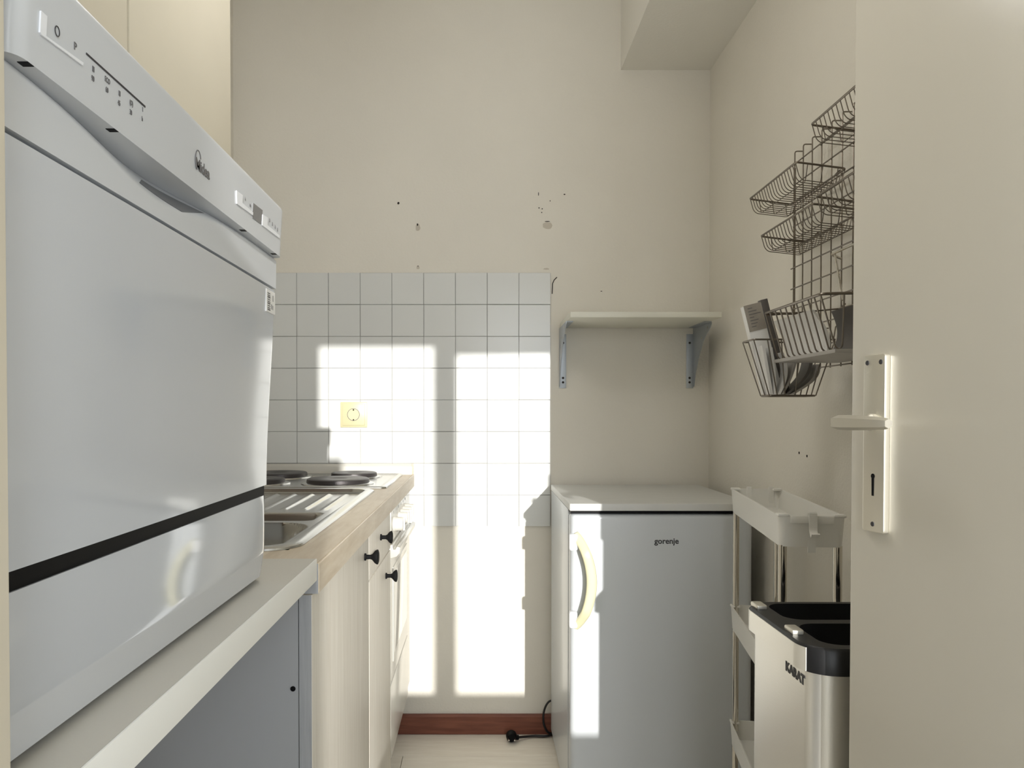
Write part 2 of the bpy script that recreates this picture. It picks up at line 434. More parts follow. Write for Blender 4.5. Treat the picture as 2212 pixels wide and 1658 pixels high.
MB().lathe([(.0028, -.002), (.0038, -.0012), (.0035, .0005)], ((631-1038)/F*1.077, 1.077, EYE-(1490-890)*1.077/F), 'y', 12).build('screw_cap', M['black'], t)
t = cab('drawer_cabinet', 'whitewashed wood base cabinet with a drawer over a door, beside the oven', 1.630, 2.016, M['side_grey'])
d = MB().box(FX-.018, FX, 1.6300, 2.0140, .7500, .851, .0012).build('drawer', M['front'], t); knob(1.815, .812, d)
d = MB().box(FX-.018, FX, 1.6305, 2.0145, .155, .7465, .0012).build('door', M['front'], t); knob(1.915, .699, d)

# ------------------------------------------------------------------ oven
t = thing('built_in_oven', 'white built-in oven with knobs and grip bar under the hob', 'oven', (-.54, 2.27, 0))
MB().box(XL+.005, FX-.012, 2.020, 2.498, .15, .852, .001).build('body', M['oven'], t)
MB().box(XL+.05, -.305, 2.02, 2.498, .0005, .15).build('plinth', M['side_grey'], t)
MB().box(FX-.012, FX+.002, 2.022, 2.496, .762, .850, .003).build('control_panel', M['oven'], t)
od = MB().box(FX-.012, FX, 2.022, 2.496, .388, .757, .003).build('oven_door', M['oven'], t)
MB().box(FX-.001, FX+.0025, 2.065, 2.452, .435, .690, .0015).build('window_frame', M['oven'], od)
MB().box(FX+.0005, FX+.0032, 2.085, 2.432, .455, .672, .001).build('window_glass', M['oven_glass'], od, label='pale oven window')
h = MB()
h.prism([(FX-.001, .722), (FX+.016, .727), (FX+.024, .737), (FX+.025, .750), (FX+.016, .753), (FX+.012, .745), (FX+.006, .745), (FX+.004, .757), (FX-.001, .757)], 2.024, 2.494, 'xz', .0008)
h.build('grip_bar', M['oven'], od)
MB().box(FX-.012, FX, 2.022, 2.496, .185, .383, .003).build('lower_drawer', M['oven'], t)
for i, dd in enumerate((2.075, 2.20, 2.265, 2.33, 2.395)):
    k = MB(); r = .021 if i == 0 else .018
    k.lathe([(r, 0), (r, .004), (r*.92, .006), (r*.88, .022), (r*.8, .026), (.0001, .027)], (FX+.002, dd, .806), 'x', 28)
    k.box(FX+.026, FX+.0335, dd-.004, dd+.004, .806-r*.85, .806+r*.85, .002)
    kk = k.build('knob', M['oven_knob'], t)
    MB().box(FX+.0018, FX+.0025, dd-.001, dd+.001, .834, .842).build('mark', M['print_dark'], kk)
t = thing('filler_panel', 'narrow white filler panel between oven and back wall', 'panel', (-.26, 2.56, .187))
MB().box(-.29, FX-.006, 2.5, YB-.02, .187, .852, .001).build('panel', M['oven'], t)

# ------------------------------------------------------------------ wooden worktop with sink cutout
WT0, WT1, XF = .853, .895, -.2270
SX0, SX1, SY0, SY1 = -.735, -.297, 1.185, 2.098
HX0, HX1, HY0, HY1 = -.80, -.275, 2.147, 2.585
t = thing('wooden_worktop', 'pale oak look worktop holding sink and hob', 'worktop', (-.5, 1.85, WT0))
b = MB()
b.box(XL, SX0, 1.077, SY1, WT0, WT1); b.box(SX1, XF-.004, 1.077, SY1, WT0, WT1); b.box(SX0, SX1, 1.077, SY0, WT0, WT1)
b.box(XL, XF-.004, SY1, YB-.008, WT0, WT1)
b.build('slab', M['worktop'], t, smooth=0)
MB().box(XF-.0045, XF, 1.077, YB-.010, WT0, WT1+.0002, .0022, 3).build('front_edge', M['worktop'], t)
MB().box(XL, XF-.001, 1.0755, 1.0768, WT0, WT1).build('end_edge', M['side_grey'], t, label='end edge with shade put into its grey')  # shadow on the worktop end is put into this grey sheet
MB().prism([(YB-.008, WT1), (YB-.028, WT1), (YB-.024, WT1+.028), (YB-.016, WT1+.036), (YB-.008, WT1+.036)], XL, XF-.006, 'yz', .001).build('upstand', M['laminate'], t, label='light grey upstand strip')
MB().box(XF-.006, XF-.002, YB-.029, YB-.0085, WT1, WT1+.038, .001).build('upstand_cap', M['worktop'], t)

# ------------------------------------------------------------------ sink
t = thing('steel_sink', 'stainless steel inset sink with ribbed drainer behind the dishwasher', 'sink', (-.516, 1.64, WT1))
m_ = MB(); zt = WT1+.0005
L = []
for (ins, z) in ((0, 0), (.001, .003), (.005, .0048), (.020, .0050), (.024, .0040), (.028, -.004), (.034, -.0065)):
    L.append([(x, y, zt+z) for x, y in rrect(-.748+ins, -.284-ins, 1.170+ins, 2.112-ins, .062-ins*.6, 8)])
loops(m_, L); m_.build('rim', M['steel'], t, recalc=False)
def sm(a, b, x):
    t_ = max(0, min(1, (x-a)/(b-a))); return t_*t_*(3-2*t_)
def rbox(x, y, x0, x1, y0, y1, r, soft):
    qx = abs(x-(x0+x1)/2)-(x1-x0)/2+r; qy = abs(y-(y0+y1)/2)-(y1-y0)/2+r
    dd = math.hypot(max(qx, 0), max(qy, 0))+min(max(qx, qy), 0)-r
    return 1-sm(-soft, 0, dd)
def basin(u, v):
    x = -.716+u*.400; y = 1.202+v*.878
    z = -.0068
    z -= .125*rbox(x, y, -.700, -.335, 1.215, 1.545, .07, .022)
    z -= .030*rbox(x, y, -.640, -.345, 1.570, 1.700, .02, .02)
    fl_ = rbox(x, y, -.70, -.345, 1.73, 2.05, .01, .02)
    q = ((x+.70) % .046)/.046
    z += .0040*fl_*math.exp(-((q-.5)/.13)**2)
    z -= .003*sm(2.06, 1.74, y)
    return (x, y, zt+z)
MB().grid(basin, 110, 220).build('basin', M['steel'], t, smooth=60)
MB().lathe([(.038, 0), (.036, .002), (.030, .0025), (.028, .0005), (.0001, .0005)], (-.52, 1.38, zt-.131), 'z', 24).build('drain', M['chrome'], t)

# ------------------------------------------------------------------ hob
t = thing('electric_hob', 'stainless steel electric hob with four solid plates against the tiled wall', 'hob', (-.535, 2.365, WT1))
h = MB(); L = []
for (ins, z) in ((0, .0005), (.001, .004), (.005, .0062), (.012, .0062), (.018, .0030), (.03, .0028)):
    L.append([(x, y, WT1+z) for x, y in rrect(-.812+ins, -.262-ins, 2.135+ins, 2.600-ins, .018-ins*.5, 4)])
loops(h, L, cap_first=True, cap_last=True); h.build('tray', M['steel'], t)
for (x, y, r) in ((-.420, 2.265, .092), (-.410, 2.490, .074), (-.652, 2.265, .074), (-.655, 2.490, .092)):
    p = MB().lathe([(r, .002), (r, .007), (r-.0012, .0165), (r-.005, .0185), (r*.32, .0180), (r*.26, .0160), (.0001, .0160)], (x, y, WT1), 'z', 48).build('hotplate', M['plate_iron'], t)
    MB().lathe([(r+.016, .0025), (r+.015, .0055), (r+.006, .0075), (r+.0005, .0078), (r+.0005, .003)], (x, y, WT1), 'z', 48).build('steel_ring', M['steel'], p)

# ------------------------------------------------------------------ dishwasher
DY0, DY1 = .398, .930
t = thing('dishwasher', 'white tabletop dishwasher with sloping control panel on the laminate worktop', 'dishwasher', (-.50, .66, .905))
for a in (DY0+.04, DY1-.04):
    for c in (-.32, -.70):
        MB().lathe([(.014, 0), (.014, .0072)], (c, a, .905), 'z', 12).build('foot', M['black'], t)
MB().box(-.745, -.285, DY0+.004, DY1-.004, .914, 1.350, .006).build('body', M['enamel'], t)
# black strip put in for the dark gap between the door and the lower panel
MB().box(-.290, -.2605, DY0+.006, DY1-.006, .985, 1.040).build('dark_gap_strip', M['black'], t)
# door panel: softly bowed sheet
def bowed(z0, z1, x0, x1, th, r=.006):
    # rounded vertical ends and slight bow
    def f(u, v):
        y = DY0+(DY1-DY0)*u; z = z0+(z1-z0)*v
        e = min(u, 1-u)*(DY1-DY0); k = 0
        if e < r: k = r-math.sqrt(max(0, r*r-(r-e)**2))
        ez = min(v, 1-v)*(z1-z0); k2 = 0
        if ez < .003: k2 = .003-math.sqrt(max(0, .003**2-(.003-ez)**2))
        return Vector((x0+(x1-x0)*v-k-k2, y, z))
    return f
def nonuni(n, e=.02):
    a = [e*(1-math.cos(math.pi/2*k/6)) for k in range(7)]
    mid = [e+(1-2*e)*k/n for k in range(1, n)]
    return a+mid+[1-q for q in a[::-1]]
def panel(name, f, m, th=(-.02, 0, 0), nn=24, parent=None, us=None, vs=None, smooth=40):
    us = us or nonuni(nn); vs = vs or nonuni(nn, .03)
    nu, nv = len(us)-1, len(vs)-1
    mb = MB(); mb.sheet(lambda u, v: f(us[round(u*nu)], vs[round(v*nv)]), nu, nv, th)
    return mb.build(name, m, parent or t, smooth=smooth)
GT = 1.0205; GB = 1.0085
def door_f(u, v):
    z = GT+(1.2535-GT)*v
    x = -.2580+(.0110)*sm(0, 1.15, v)
    y = DY0+(DY1-DY0)*u
    e = min(u, 1-u)*(DY1-DY0); r = .005
    k = r-math.sqrt(max(0, r*r-(r-e)**2)) if e < r else 0
    # slight waviness of the thin sheet, bulging a touch at the far end
    bow = .0012*math.sin(math.pi*u)
    return Vector((x-k+bow, y, z))
dp = panel('door_panel', door_f, M['dish_door'])
def low_f(u, v):
    y = DY0+(DY1-DY0)*u; z = .912+(GB-.912)*v
    cre = .941
    if z < cre: x = -.2590-(cre-z)*.16
    else: x = -.2590+.001*math.sin(math.pi*(z-cre)/(GB-cre))*0.5
    e = min(u, 1-u)*(DY1-DY0); r = .016
    k = r-math.sqrt(max(0, r*r-(r-e)**2)) if e < r else 0
    return Vector((x-k*.7, y, z))
lp = panel('lower_panel', low_f, M['enamel'], vs=[0, .05, .1, .15, .2, .25, .262, .272, .282, .30, .36, .45, .55, .65, .75, .85, .92, .97, 1], us=nonuni(24, .035))
# fascia: lower strip with the scooped handle, upper strip with the controls
def scoop(y):
    # depth of the scooped zone below the control panel edge
    return .0050+.0210*math.exp(-((y-.592)/.105)**2)
def fas_f(u, v):
    y = DY0+(DY1-DY0)*u; z = 1.2565+(1.2945-1.2565)*v
    x = -.2470+.0006*v
    s = scoop(y); top = 1.2945-s
    if z > top:
        q = (z-top)/s
        x -= (.0045+.018*math.exp(-((y-.600)/.115)**2))*(q**1.3)
    return Vector((x, y, z))
us = [k/80 for k in range(81)]; vs_ = [k/28 for k in range(29)]
fs_ = panel('handle_fascia', fas_f, M['dish_plastic'], us=us, vs=vs_, smooth=60)
def pk_f(u, v):
    a = Vector((0, .566, 1.2762))*(1-u)+Vector((0, .638, 1.2735))*u; b = Vector((0, .590, 1.2855))*(1-u)+Vector((0, .702, 1.2888))*u
    p = a*(1-v)+b*v
    return Vector((fas_f((p.y-DY0)/(DY1-DY0), (p.z-1.2565)/(1.2945-1.2565)).x+.0005, p.y, p.z))
MB().sheet(pk_f, 20, 10, (-.001, 0, 0)).build('handle_pocket', M['recess'], fs_, label='dark grey handle pocket')
def pan_f(u, v):
    y = DY0+(DY1-DY0)*u; z = 1.2935+(1.3525-1.2935)*v
    x = -.2395+.0035*v
    e = min(u, 1-u)*(DY1-DY0); r = .012
    k = r-math.sqrt(max(0, r*r-(r-e)**2)) if e < r else 0
    ez = (1-v)*(1.3525-1.2935); rz = .006
    k2 = rz-math.sqrt(max(0, rz*rz-(rz-ez)**2)) if ez < rz else 0
    return Vector((x-k*.6-k2, y, z))
cp = panel('control_panel', pan_f, M['dish_plastic'], th=(-.040, 0, 0), us=nonuni(24, .03), vs=[0, .03, .1, .2, .3, .4, .5, .6, .7, .8, .86, .9, .93, .955, .975, .99, 1])
MB().box(-.60, -.2475, DY0+.006, DY1-.006, 1.3485, 1.3522, .001).build('top_cover', M['dish_plastic'], t)
def onp(px, py):
    # point on the control panel face from its pixel in the photograph (design-time measurement)
    x = -.2375; d = x*F/(px-1038); z = EYE-(py-890)*d/F
    x = -.2395+.0035*(z-1.2935)/.059; return Vector((x+.0001, d, z))
def flat(pts, name, m, parent, th=.0006):
    P = [onp(*p) for p in pts]
    mb = MB(); n = len(P)
    vs = [p for p in P]+[p+Vector((th, 0, 0)) for p in P]
    fs = [tuple(range(n)), tuple(range(n, 2*n))[::-1]]+[(i, (i+1) % n, n+(i+1) % n, n+i) for i in range(n)]
    return mb.raw(vs, fs).build(name, m, parent, smooth=0)
flat([(93, 30), (106, 42), (106, 84), (185, 141), (184, 147), (97, 82), (93, 76)], 'button_bezel', M['bright_plastic'], cp, .001)
flat([(192, 119), (318, 233), (318, 237), (192, 123)], 'indicator_line', M['print_dark'], cp, .0003)
flat([(512, 414), (525, 424), (525, 440), (548, 461), (548, 467), (514, 442)], 'button_bezel', M['bright_plastic'], cp, .001)
flat([(548, 440), (568, 456), (568, 487), (548, 472)], 'display', M['display'], cp, .0005)
flat([(568, 465), (579, 472), (579, 488), (605, 510), (605, 516), (568, 488)], 'button_bezel', M['bright_plastic'], cp, .001)
yax = (0, 1, 0)
def ptext(s, px, py, size, m=M['print_grey'], xs=1.0, bold=0.0, name='icon'):
    p = onp(px, py); p.x += .0002
    return text_mesh(s, size, m, name, cp, frame(p, yax, (0, 0, 1)), .0002, xs, bold)
pr = onp(130, 74); ring = [pr+Vector((.0004, .0022*math.cos(a), .0028*math.sin(a))) for a in [2*math.pi*k/20 for k in range(20)]]
MB().tube(ring, .0003, 5, close=True).build('power_icon', M['print_dark'], cp)
ptext('P', 169, 107, .0065)
for (px, py, s1, s2) in ((208, 160, 'III', '90'), (238, 184, 'ECO', '60'), (264, 212, 'III', '45'), (289, 232, '(O)', '30'), (313, 246, 'I', 'h')):
    ptext(s1, px, py-5, .0048, xs=.7); ptext(s2, px, py+15, .0048, xs=.7)
ptext('h', 532, 432, .005); ptext('8:h', 543, 446, .004)
for (px, py) in ((584, 478), (590, 486), (596, 492), (601, 498)): ptext('ll', px, py, .006)
ptext('Midea', 442, 368, .0135, M['print_grey'], 1.0, .0003, 'brand_lettering')
pr = onp(431, 350); ring = [pr+Vector((.0004, .006*math.cos(a), .0085*math.sin(a))) for a in [math.radians(20+k*12) for k in range(20)]]
MB().tube(ring, .0006, 5).build('brand_ring', M['print_grey'], cp)
# drain holes on the underside strip
for (px, py) in ((60, 160), (245, 298), (526, 506), (592, 558)):
    d = -.243*F/(px-1038); MB().box(-.2455, -.2396, d-.002*(1+d), d+.002*(1+d), 1.2932, 1.2937).build('vent_slot', M['black'], cp)
# sticker
ms = MB().box(-.2496, -.2466, .888, .9245, 1.2245, 1.2505).build('sticker', M['paper'], dp, label='small white sticker with bars')
bars = MB()
for k in range(9): bars.box(-.2470, -.2464, .892, .903, 1.2265+k*.0024, 1.2265+k*.0024+.0011+.0006*(k % 3 == 0))
bars.box(-.2470, -.2464, .908, .910, 1.229, 1.235); bars.box(-.2470, -.2464, .914, .916, 1.239, 1.246); bars.box(-.2470, -.2464, .9135, .915, 1.229, 1.234)
bars.build('barcode', M['print_grey'], ms)

# ------------------------------------------------------------------ socket
sx, sz = onback(765, 896)
YT = YB-.0078
t = thing('wall_socket', 'ivory square power socket on the white tiles', 'socket', (sx, YT, sz))
MB().box(sx-.046, sx+.046, YT-.008, YT, sz-.043, sz+.044, .003).build('frame', M['socket'], t)
MB().box(sx-.038, sx+.038, YT-.0115, YT-.007, sz-.036, sz+.038, .002).build('cover', M['socket'], t)
MB().lathe([(.0205, -.0128), (.0195, -.0128), (.0190, -.0105), (.0190, -.0113)], (sx, YT, sz+.001), 'y', 32).build('insert', M['socket'], t)
MB().lathe([(.0200, -.0117), (.0001, -.0117)], (sx, YT, sz+.001), 'y', 32).build('well', mat('ivory_recess', (188, 180, 146), .5), t)
MB().lathe([(.0212, -.0119), (.0212, -.0133), (.0196, -.0133), (.0196, -.0119)], (sx, YT, sz+.001), 'y', 32).build('rim', M['print_grey'], t)
for q in (-.0095, .0095): MB().lathe([(.0032, -.0125), (.0032, -.0112)], (sx+q, YT, sz+.001), 'y', 12).build('pin_hole', M['hole'], t)
for q in (-.0175, .0165): MB().box(sx-.002, sx+.002, YT-.0128, YT-.0112, sz+q-.002, sz+q+.003).build('earth_clip', M['alu'], t)
MB().prism([(sx-.040, sz-.0435), (sx+.036, sz-.0435), (sx+.030, sz-.049), (sx+.010, sz-.0475), (sx-.015, sz-.053), (sx-.038, sz-.051)], YT-.001, YT+.0005, 'xz').build('plaster_patch', M['paper'], t)

# ------------------------------------------------------------------ fridge
t = thing('fridge', 'white undercounter fridge with cream arched handle below the wall shelf', 'fridge', (.49, 2.34, 0))
x0, x1 = .2405, .737
MB().box(x0, x1, 2.108, 2.608, .025, .8415, .002).build('body', M['fridge'], t)
for a in (2.15, 2.56):
    for c in (x0+.04, x1-.04): MB().lathe([(.016, .0), (.016, .026)], (c, a, 0), 'z', 12).build('foot', M['black'], t)
MB().box(x0+.006, x1-.006, 2.096, 2.109, .05, .832).build('door_gasket', M['print_grey'], t, label='grey rubber door seal')
fd = MB()
L = []
for (ins, y) in ((.0, 2.098), (.0, 2.085), (.0012, 2.078), (.004, 2.071), (.009, 2.0665), (.015, 2.0645), (.022, 2.064)):
    L.append([(x, y, z) for x, z in rrect(x0+.0015+ins, x1-.0015-ins, .048+ins, .8335-ins*.55, .010-min(ins, .022)*.35, 4)])
loops(fd, L, True, True); fd = fd.build('door', M['fridge'], t, smooth=50)
MB().box(x0-.0015, x1+.0015, 2.058, 2.606, .8425, .8625, .004, 3).build('top_panel', M['fridge_top'], t)
MB().box(x0+.003, x1-.003, 2.072, 2.108, .8345, .8425).build('top_gap_strip', M['black'], t)
# arched handle
hb = MB(); zs0, zs1 = .529, .782; N = 28; vs = []; K = 10
for i in range(N+1):
    q = i/N; z = zs0+(zs1-zs0)*q; s = math.sin(math.pi*q)
    s2 = s**.75
    cx = x0+.011+.0430*s2; out = 2.0585-.030*min(1, s*1.8)
    dq = math.pi*math.cos(math.pi*q)*.0430/(zs1-zs0); nrm = Vector((1, 0, -dq)).normalized()
    wd = .0115+.0025*s; th = .006
    for k in range(K):
        a = 2*math.pi*k/K; ca, sa = math.cos(a), math.sin(a)
        su = math.copysign(abs(ca)**.6, ca); sv = math.copysign(abs(sa)**.6, sa)
        p = Vector((cx, out, z))+nrm*(wd*su)+Vector((0, th*sv, 0)); vs.append(p)
fsx = [(i*K+k, i*K+(k+1) % K, (i+1)*K+(k+1) % K, (i+1)*K+k) for i in range(N) for k in range(K)]
fsx += [tuple(range(K)), tuple(range(N*K, (N+1)*K))]
hh = hb.raw(vs, fsx).build('handle', M['cream_handle'], fd, smooth=60, label='yellowed arched handle')
for zz in (.760, .552):
    MB().box(x0-.003, x0+.019, 2.044, 2.068, zz-.022, zz+.022, .006, 3).build('handle_mount', M['bright_plastic'], fd)
text_mesh('gorenje', .0215, M['print_dark'], 'brand_lettering', fd, frame((.501, 2.0638, .7605), (1, 0, 0), (0, 0, 1)), .0003, 1.0, .0005)

# ------------------------------------------------------------------ power cable and plug
t = thing('power_cable', 'black fridge power cable with plug lying by the brown skirting', 'cable', (.11, 2.57, 0))
pc = [(.128, 2.575, .012), (.150, 2.590, .008), (.185, 2.600, .006), (.225, 2.600, .006), (.262, 2.618, .010)]
def cat(P, n=8):
    P = [Vector(p) for p in P]; P = [P[0]]+P+[P[-1]]; out = []
    for i in range(1, len(P)-2):
        for k in range(n):
            q = k/n; a, b, c, d = P[i-1], P[i], P[i+1], P[i+2]
            out.append(.5*((2*b)+(-a+c)*q+(2*a-5*b+4*c-d)*q*q+(-a+3*b-3*c+d)*q**3))
    out.append(P[-2]); return out
cb = MB(); cb.tube(cat(pc), .0042, 8)
cb.tube(cat([(.262, 2.618, .010), (.232, 2.612, .013), (.216, 2.611, .045), (.217, 2.613, .085), (.233, 2.615, .117), (.262, 2.618, .126)]), .0037, 8)
cb.build('cord', M['cable'], t)
p = MB(); p.lathe([(.0001, -.018), (.013, -.018), (.0175, -.010), (.0185, .004), (.0150, .014), (.0001, .014)], (.104, 2.572, .0185), 'y', 20)
p.box(.112, .130, 2.566, 2.580, .006, .020, .004)
pl = p.build('plug', M['black'], t)
for q in (-.0095, .0095): MB().cyl((.104+q, 2.555, .0185), (.104+q, 2.536, .0185), .0024, n=10).build('pin', M['chrome'], pl)

# ------------------------------------------------------------------ wall shelf and brackets
t = thing('wall_shelf', 'small white shelf board on two steel brackets above the fridge', 'shelf', (.503, 2.49, 1.3955))
MB().box(.273, .733, 2.338, YB-.003, 1.3955, 1.4125, .0015).build('board', M['shelf'], t)
def bracket(xc, side):
    root = MB()
    root.box(xc-.012, xc+.012, YB-.0035, YB, 1.190, 1.375, .001)
    wx = xc+side*.0115; bot, top = 1.195, 1.394
    pr = [(YB-.002, bot), (YB-.002, top), (2.430, top), (2.430, top-.008), (2.445, top-.020), (2.480, top-.034), (2.520, top-.056), (2.552, top-.085), (2.580, top-.118), (2.605, top-.150), (2.622, bot+.01), (2.626, bot)]
    root.prism(pr, wx-.001, wx+.001, 'yz')
    root.box(min(wx, wx-side*.022), max(wx, wx-side*.022), 2.432, YB-.03, 1.3925, 1.3952)
    o = root.build('bracket', M['bracket'], t, smooth=20)
    for z in (1.21, 1.225, 1.345): MB().lathe([(.0001, -.0006), (.0038, -.0006), (.0042, .0004)], (xc-side*.001, YB-.0036, z), 'y', 14).build('screw', M['hole'], o)
    for (y, z) in ((2.47, 1.379), (2.535, 1.352), (2.585, 1.32)):
        MB().lathe([(.0045, -.0014), (.0045, .0014)], (wx, y, z), 'x', 12).build('rivet', M['chrome'], o)
bracket(.282, -1); bracket(.718, 1)

# ------------------------------------------------------------------ wire grid rack on the right wall
GX = .7635
rack = thing('wire_grid_rack', 'metal wire grid panel hung on the right wall carrying the wire baskets', 'rack', (GX, 1.5, 1.20))
GW = .0016
yv = [1.876-.0492*k for k in range(14)]
for i, y in enumerate(yv):
    r = .0042 if i == 0 else GW
    pts = bend([(GX, y, 1.205), (GX, y, 1.741), (XR-.001, y, 1.741)], .006) if i else bend([(GX, y, 1.30), (GX, y, 1.70)], .006)
    MB().tube(pts, r if i else .003, 7).build('wire', M['wire'], rack)
    if i == 0: MB().tube(bend([(GX, y, 1.69), (GX, y, 1.741), (XR-.001, y, 1.741)], .006), GW, 7).build('wire', M['wire'], rack)
for k in range(11):
    z = 1.208+.05*k
    if z > 1.74: break
    y_0 = yv[0]+.012 if k in (4, 5) else yv[0]
    if z < 1.29: y_0 = yv[2]
    MB().tube([(GX-.0028, y_0, z), (GX-.0028, yv[-1]-.01, z)], GW, 7).build('wire', M['wire'], rack)
MB().tube([(GX-.003, yv[3], 1.706), (GX-.003, yv[-1]-.01, 1.706)], .0021, 7).build('wire', M['wire'], rack)

def basket(label, y0, y1, z, n, mat_=M['wire'], xf=.654, h=.036, grp='wire baskets on the grid rack'):
    t = thing('wire_basket', label, 'basket', (xf+.05, (y0+y1)/2, z-h), group=grp)
    xb = GX-.0065; zk = z-.013
    MB().tube(bend([(xf+.01, y0, z-.001), (xf, y0, z), (xf, y1, z), (xb, y1, zk), (xb, y0, zk), (xf+.01, y0, z-.001)], .008), .0022, 7).build('rim', mat_, t)
    wmb = MB()
    for k in range(n+1):
        y = y0+.004+(y1-y0-.008)*k/n
        wmb.tube(bend([(xf, y, z), (xf+.008, y, z-h+.008), (xf+.016, y, z-h), (xb-.008, y, zk-h+.004), (xb, y, zk)], .010, 3), .0010, 5)
    for k in range(3):
        x = xf+.024+(xb-xf-.040)*k/2; zz = z-.013*(x-xf)/(xb-xf)
        wmb.tube(bend([(x, y0, zz), (x, y0+.012, zz-h+.002), (x, y1-.012, zz-h+.002), (x, y1, zz)], .008, 3), .0010, 5)
    o = wmb.build('basket_wires', mat_, t); o['kind'] = 'stuff'
    for yy in (y0+.05, y1-.05):
        MB().tube(bend([(xb, yy-.006, zk), (GX+.004, yy-.006, zk+.012), (GX+.004, yy+.006, zk+.012), (xb, yy+.006, zk)], .004), .0012, 5).build('hanging_hook', mat_, t)
    return t
basket('wire basket topmost on the grid rack, partly behind the door', 1.250, 1.529, 1.676, 16)
basket('wire basket sticking out farthest left on the rack, second from the top', 1.600, 1.876, 1.6255, 18)
basket('shallow wire basket in the third row, hung just below the second one', 1.520, 1.800, 1.518, 17)
basket('shallow wire basket in the third row beside the door edge', 1.225, 1.505, 1.528, 15)

# tilted magazine basket with papers
t = thing('magazine_basket', 'wide wire basket with sloping front holding curled white papers', 'basket', (.68, 1.49, 1.22))
za, zb = 1.316, 1.222
MB().tube(bend([(.70, 1.627, za), (.600, 1.627, za), (.600, 1.355, za), (.752, 1.355, za+.004)], .01), .0028, 7).build('rim', M['wire'], t)
MB().tube([(.605, 1.627, za-.004), (.757, 1.627, za+.010), (.757, 1.355, za+.010)], .0018, 6).build('back_rim', M['wire'], t)
for k in range(11):
    y = 1.622-.262*k/10
    MB().tube(bend([(.600, y, za), (.627, y, zb), (.640, y, zb-.006)], .006), .0016, 6).build('wire', M['wire'], t)
for x in (.64, .68, .72): MB().tube(bend([(x, 1.355, za), (x, 1.362, zb), (x, 1.38, zb)], .01), .0016, 6).build('wire', M['wire'], t)
MB().box(.622, .757, 1.350, 1.630, zb-.010, zb-.003, .001).build('bottom_tray', M['paper_grey'], t, label='grey flat bottom of the basket')
MB().tube([(.757, 1.63, zb), (.757, 1.35, zb)], .0018, 6).build('wire', M['wire'], t)
for y in (1.62, 1.36): MB().tube(bend([(.757, y, zb), (.757, y, za+.01), (GX+.004, y, za+.02)], .005), .0018, 6).build('wire', M['wire'], t)
def curl(name, label, cat_, x0, bulge, y0, y1, z0, z1, m, th, tilt=0.0, grp=None, rise=0.0):
    mb = MB()
    def f(u, v):
        y = y0+(y1-y0)*u; z = z0+(z1-z0)*v+rise*u
        return Vector((x0-tilt*v+bulge*math.sin(math.pi*min(1, v*.9+.1))*(.6+.4*u), y, z))
    mb.sheet(f, 10, 14, (th, 0, 0)); o = mb.build(name, m, None, smooth=50)
    return tag(o, label, cat_, grp)
curl('paper_stack', 'curled white papers leaning in the wide basket', 'papers', .640, .012, 1.615, 1.430, zb-.002, za-.018, M['paper'], .006, .026)
curl('magazine', 'dark grey magazine curled behind the white papers in the wide basket', 'magazine', .700, .030, 1.560, 1.365, zb-.002, za-.004, M['paper_dark'], .005, -.01)

# upright file basket with catalogues
t = thing('file_basket', 'upright wire file basket of magazines below the wide basket', 'basket', (.69, 1.6, 1.14))
za, zb = 1.262, 1.143
MB().tube(bend([(.752, 1.70, za), (.579, 1.70, za), (.579, 1.632, za), (.752, 1.632, za)], .008), .0020, 7).build('rim', M['wire'], t)
MB().tube(bend([(.70, 1.69, zb), (.616, 1.69, zb), (.616, 1.64, zb), (.715, 1.64, zb), (.715, 1.69, zb), (.69, 1.69, zb)], .008), .0022, 7).build('base_wire', M['wire'], t)
for k in range(3):
    q = k/2; MB().tube([(.579, 1.70-.068*q, za), (.616, 1.69-.05*q, zb)], .0013, 6).build('wire', M['wire'], t)
for k in range(1, 9):
    q = k/8; MB().tube([(.579+.173*q, 1.70, za), (.616+.099*q, 1.69, zb)], .0013, 6).build('wire', M['wire'], t)
for q in (.17, .34, .56, .9, 1): MB().tube([(.579+.173*q, 1.632, za), (.616+.099*q, 1.64, zb)], .0013, 6).build('wire', M['wire'], t)
MB().tube(bend([(.590, 1.69, za), (.603, 1.69, za+.017), (.618, 1.69, za)], .004), .0012, 6).build('wire', M['wire'], t)
for y in (1.64, 1.69): MB().tube(bend([(.752, y, za), (.757, y, za+.03), (GX+.004, y, za+.03)], .004), .0014, 6).build('hanging_hook', M['wire'], t)
# catalogue with a lined cover, tilted
bk = thing('catalogue', 'beige catalogue with printed lines and dark spine sticking up from the file basket', 'book', (.617, 1.672, zb+.004))
bk.rotation_euler = (0, math.radians(-14), 0)
MB().box(-.002, .038, -.006, .012, 0, .195, .0008).build('cover', M['paper'], bk, local=True)
MB().box(.0382, .0535, -.006, .012, 0, .200, .0008).build('spine', M['paper_dark'], bk, local=True, label='dark spine')
MB().box(-.001, .037, -.0068, -.0058, .138, .196).build('printed_panel', M['cover_photo'], bk, local=True)
ln = MB()
for k in range(7): ln.box(.006, .016+.004*(k % 3)+(.012 if k == 4 else 0), -.0073, -.0067, .147+k*.0067, .1485+k*.0067)
ln.build('printed_lines', M['print_grey'], bk, local=True)
def mag(label, x0, x1, bul, y0, m, th, ztop, name='magazine'):
    mb = MB()
    def f(u, v):
        z = zb+.003+(ztop-zb-.003)*v
        x = x0+(x1-x0)*v+bul*math.sin(math.pi*v)
        return Vector((x, 1.640+.044*u, z))
    mb.sheet(f, 4, 16, (th, 0, 0)); o = mb.build(name, m, None, smooth=50)
    return tag(o, label, 'magazine')
mag('thin white magazine nearest the left wires of the file basket', .6185, .600, -.000, 0, M['paper'], .006, 1.250)
mag('white brochure with creased edge, second from the left in the file basket', .626, .616, .002, 0, M['paper'], .006, 1.246)
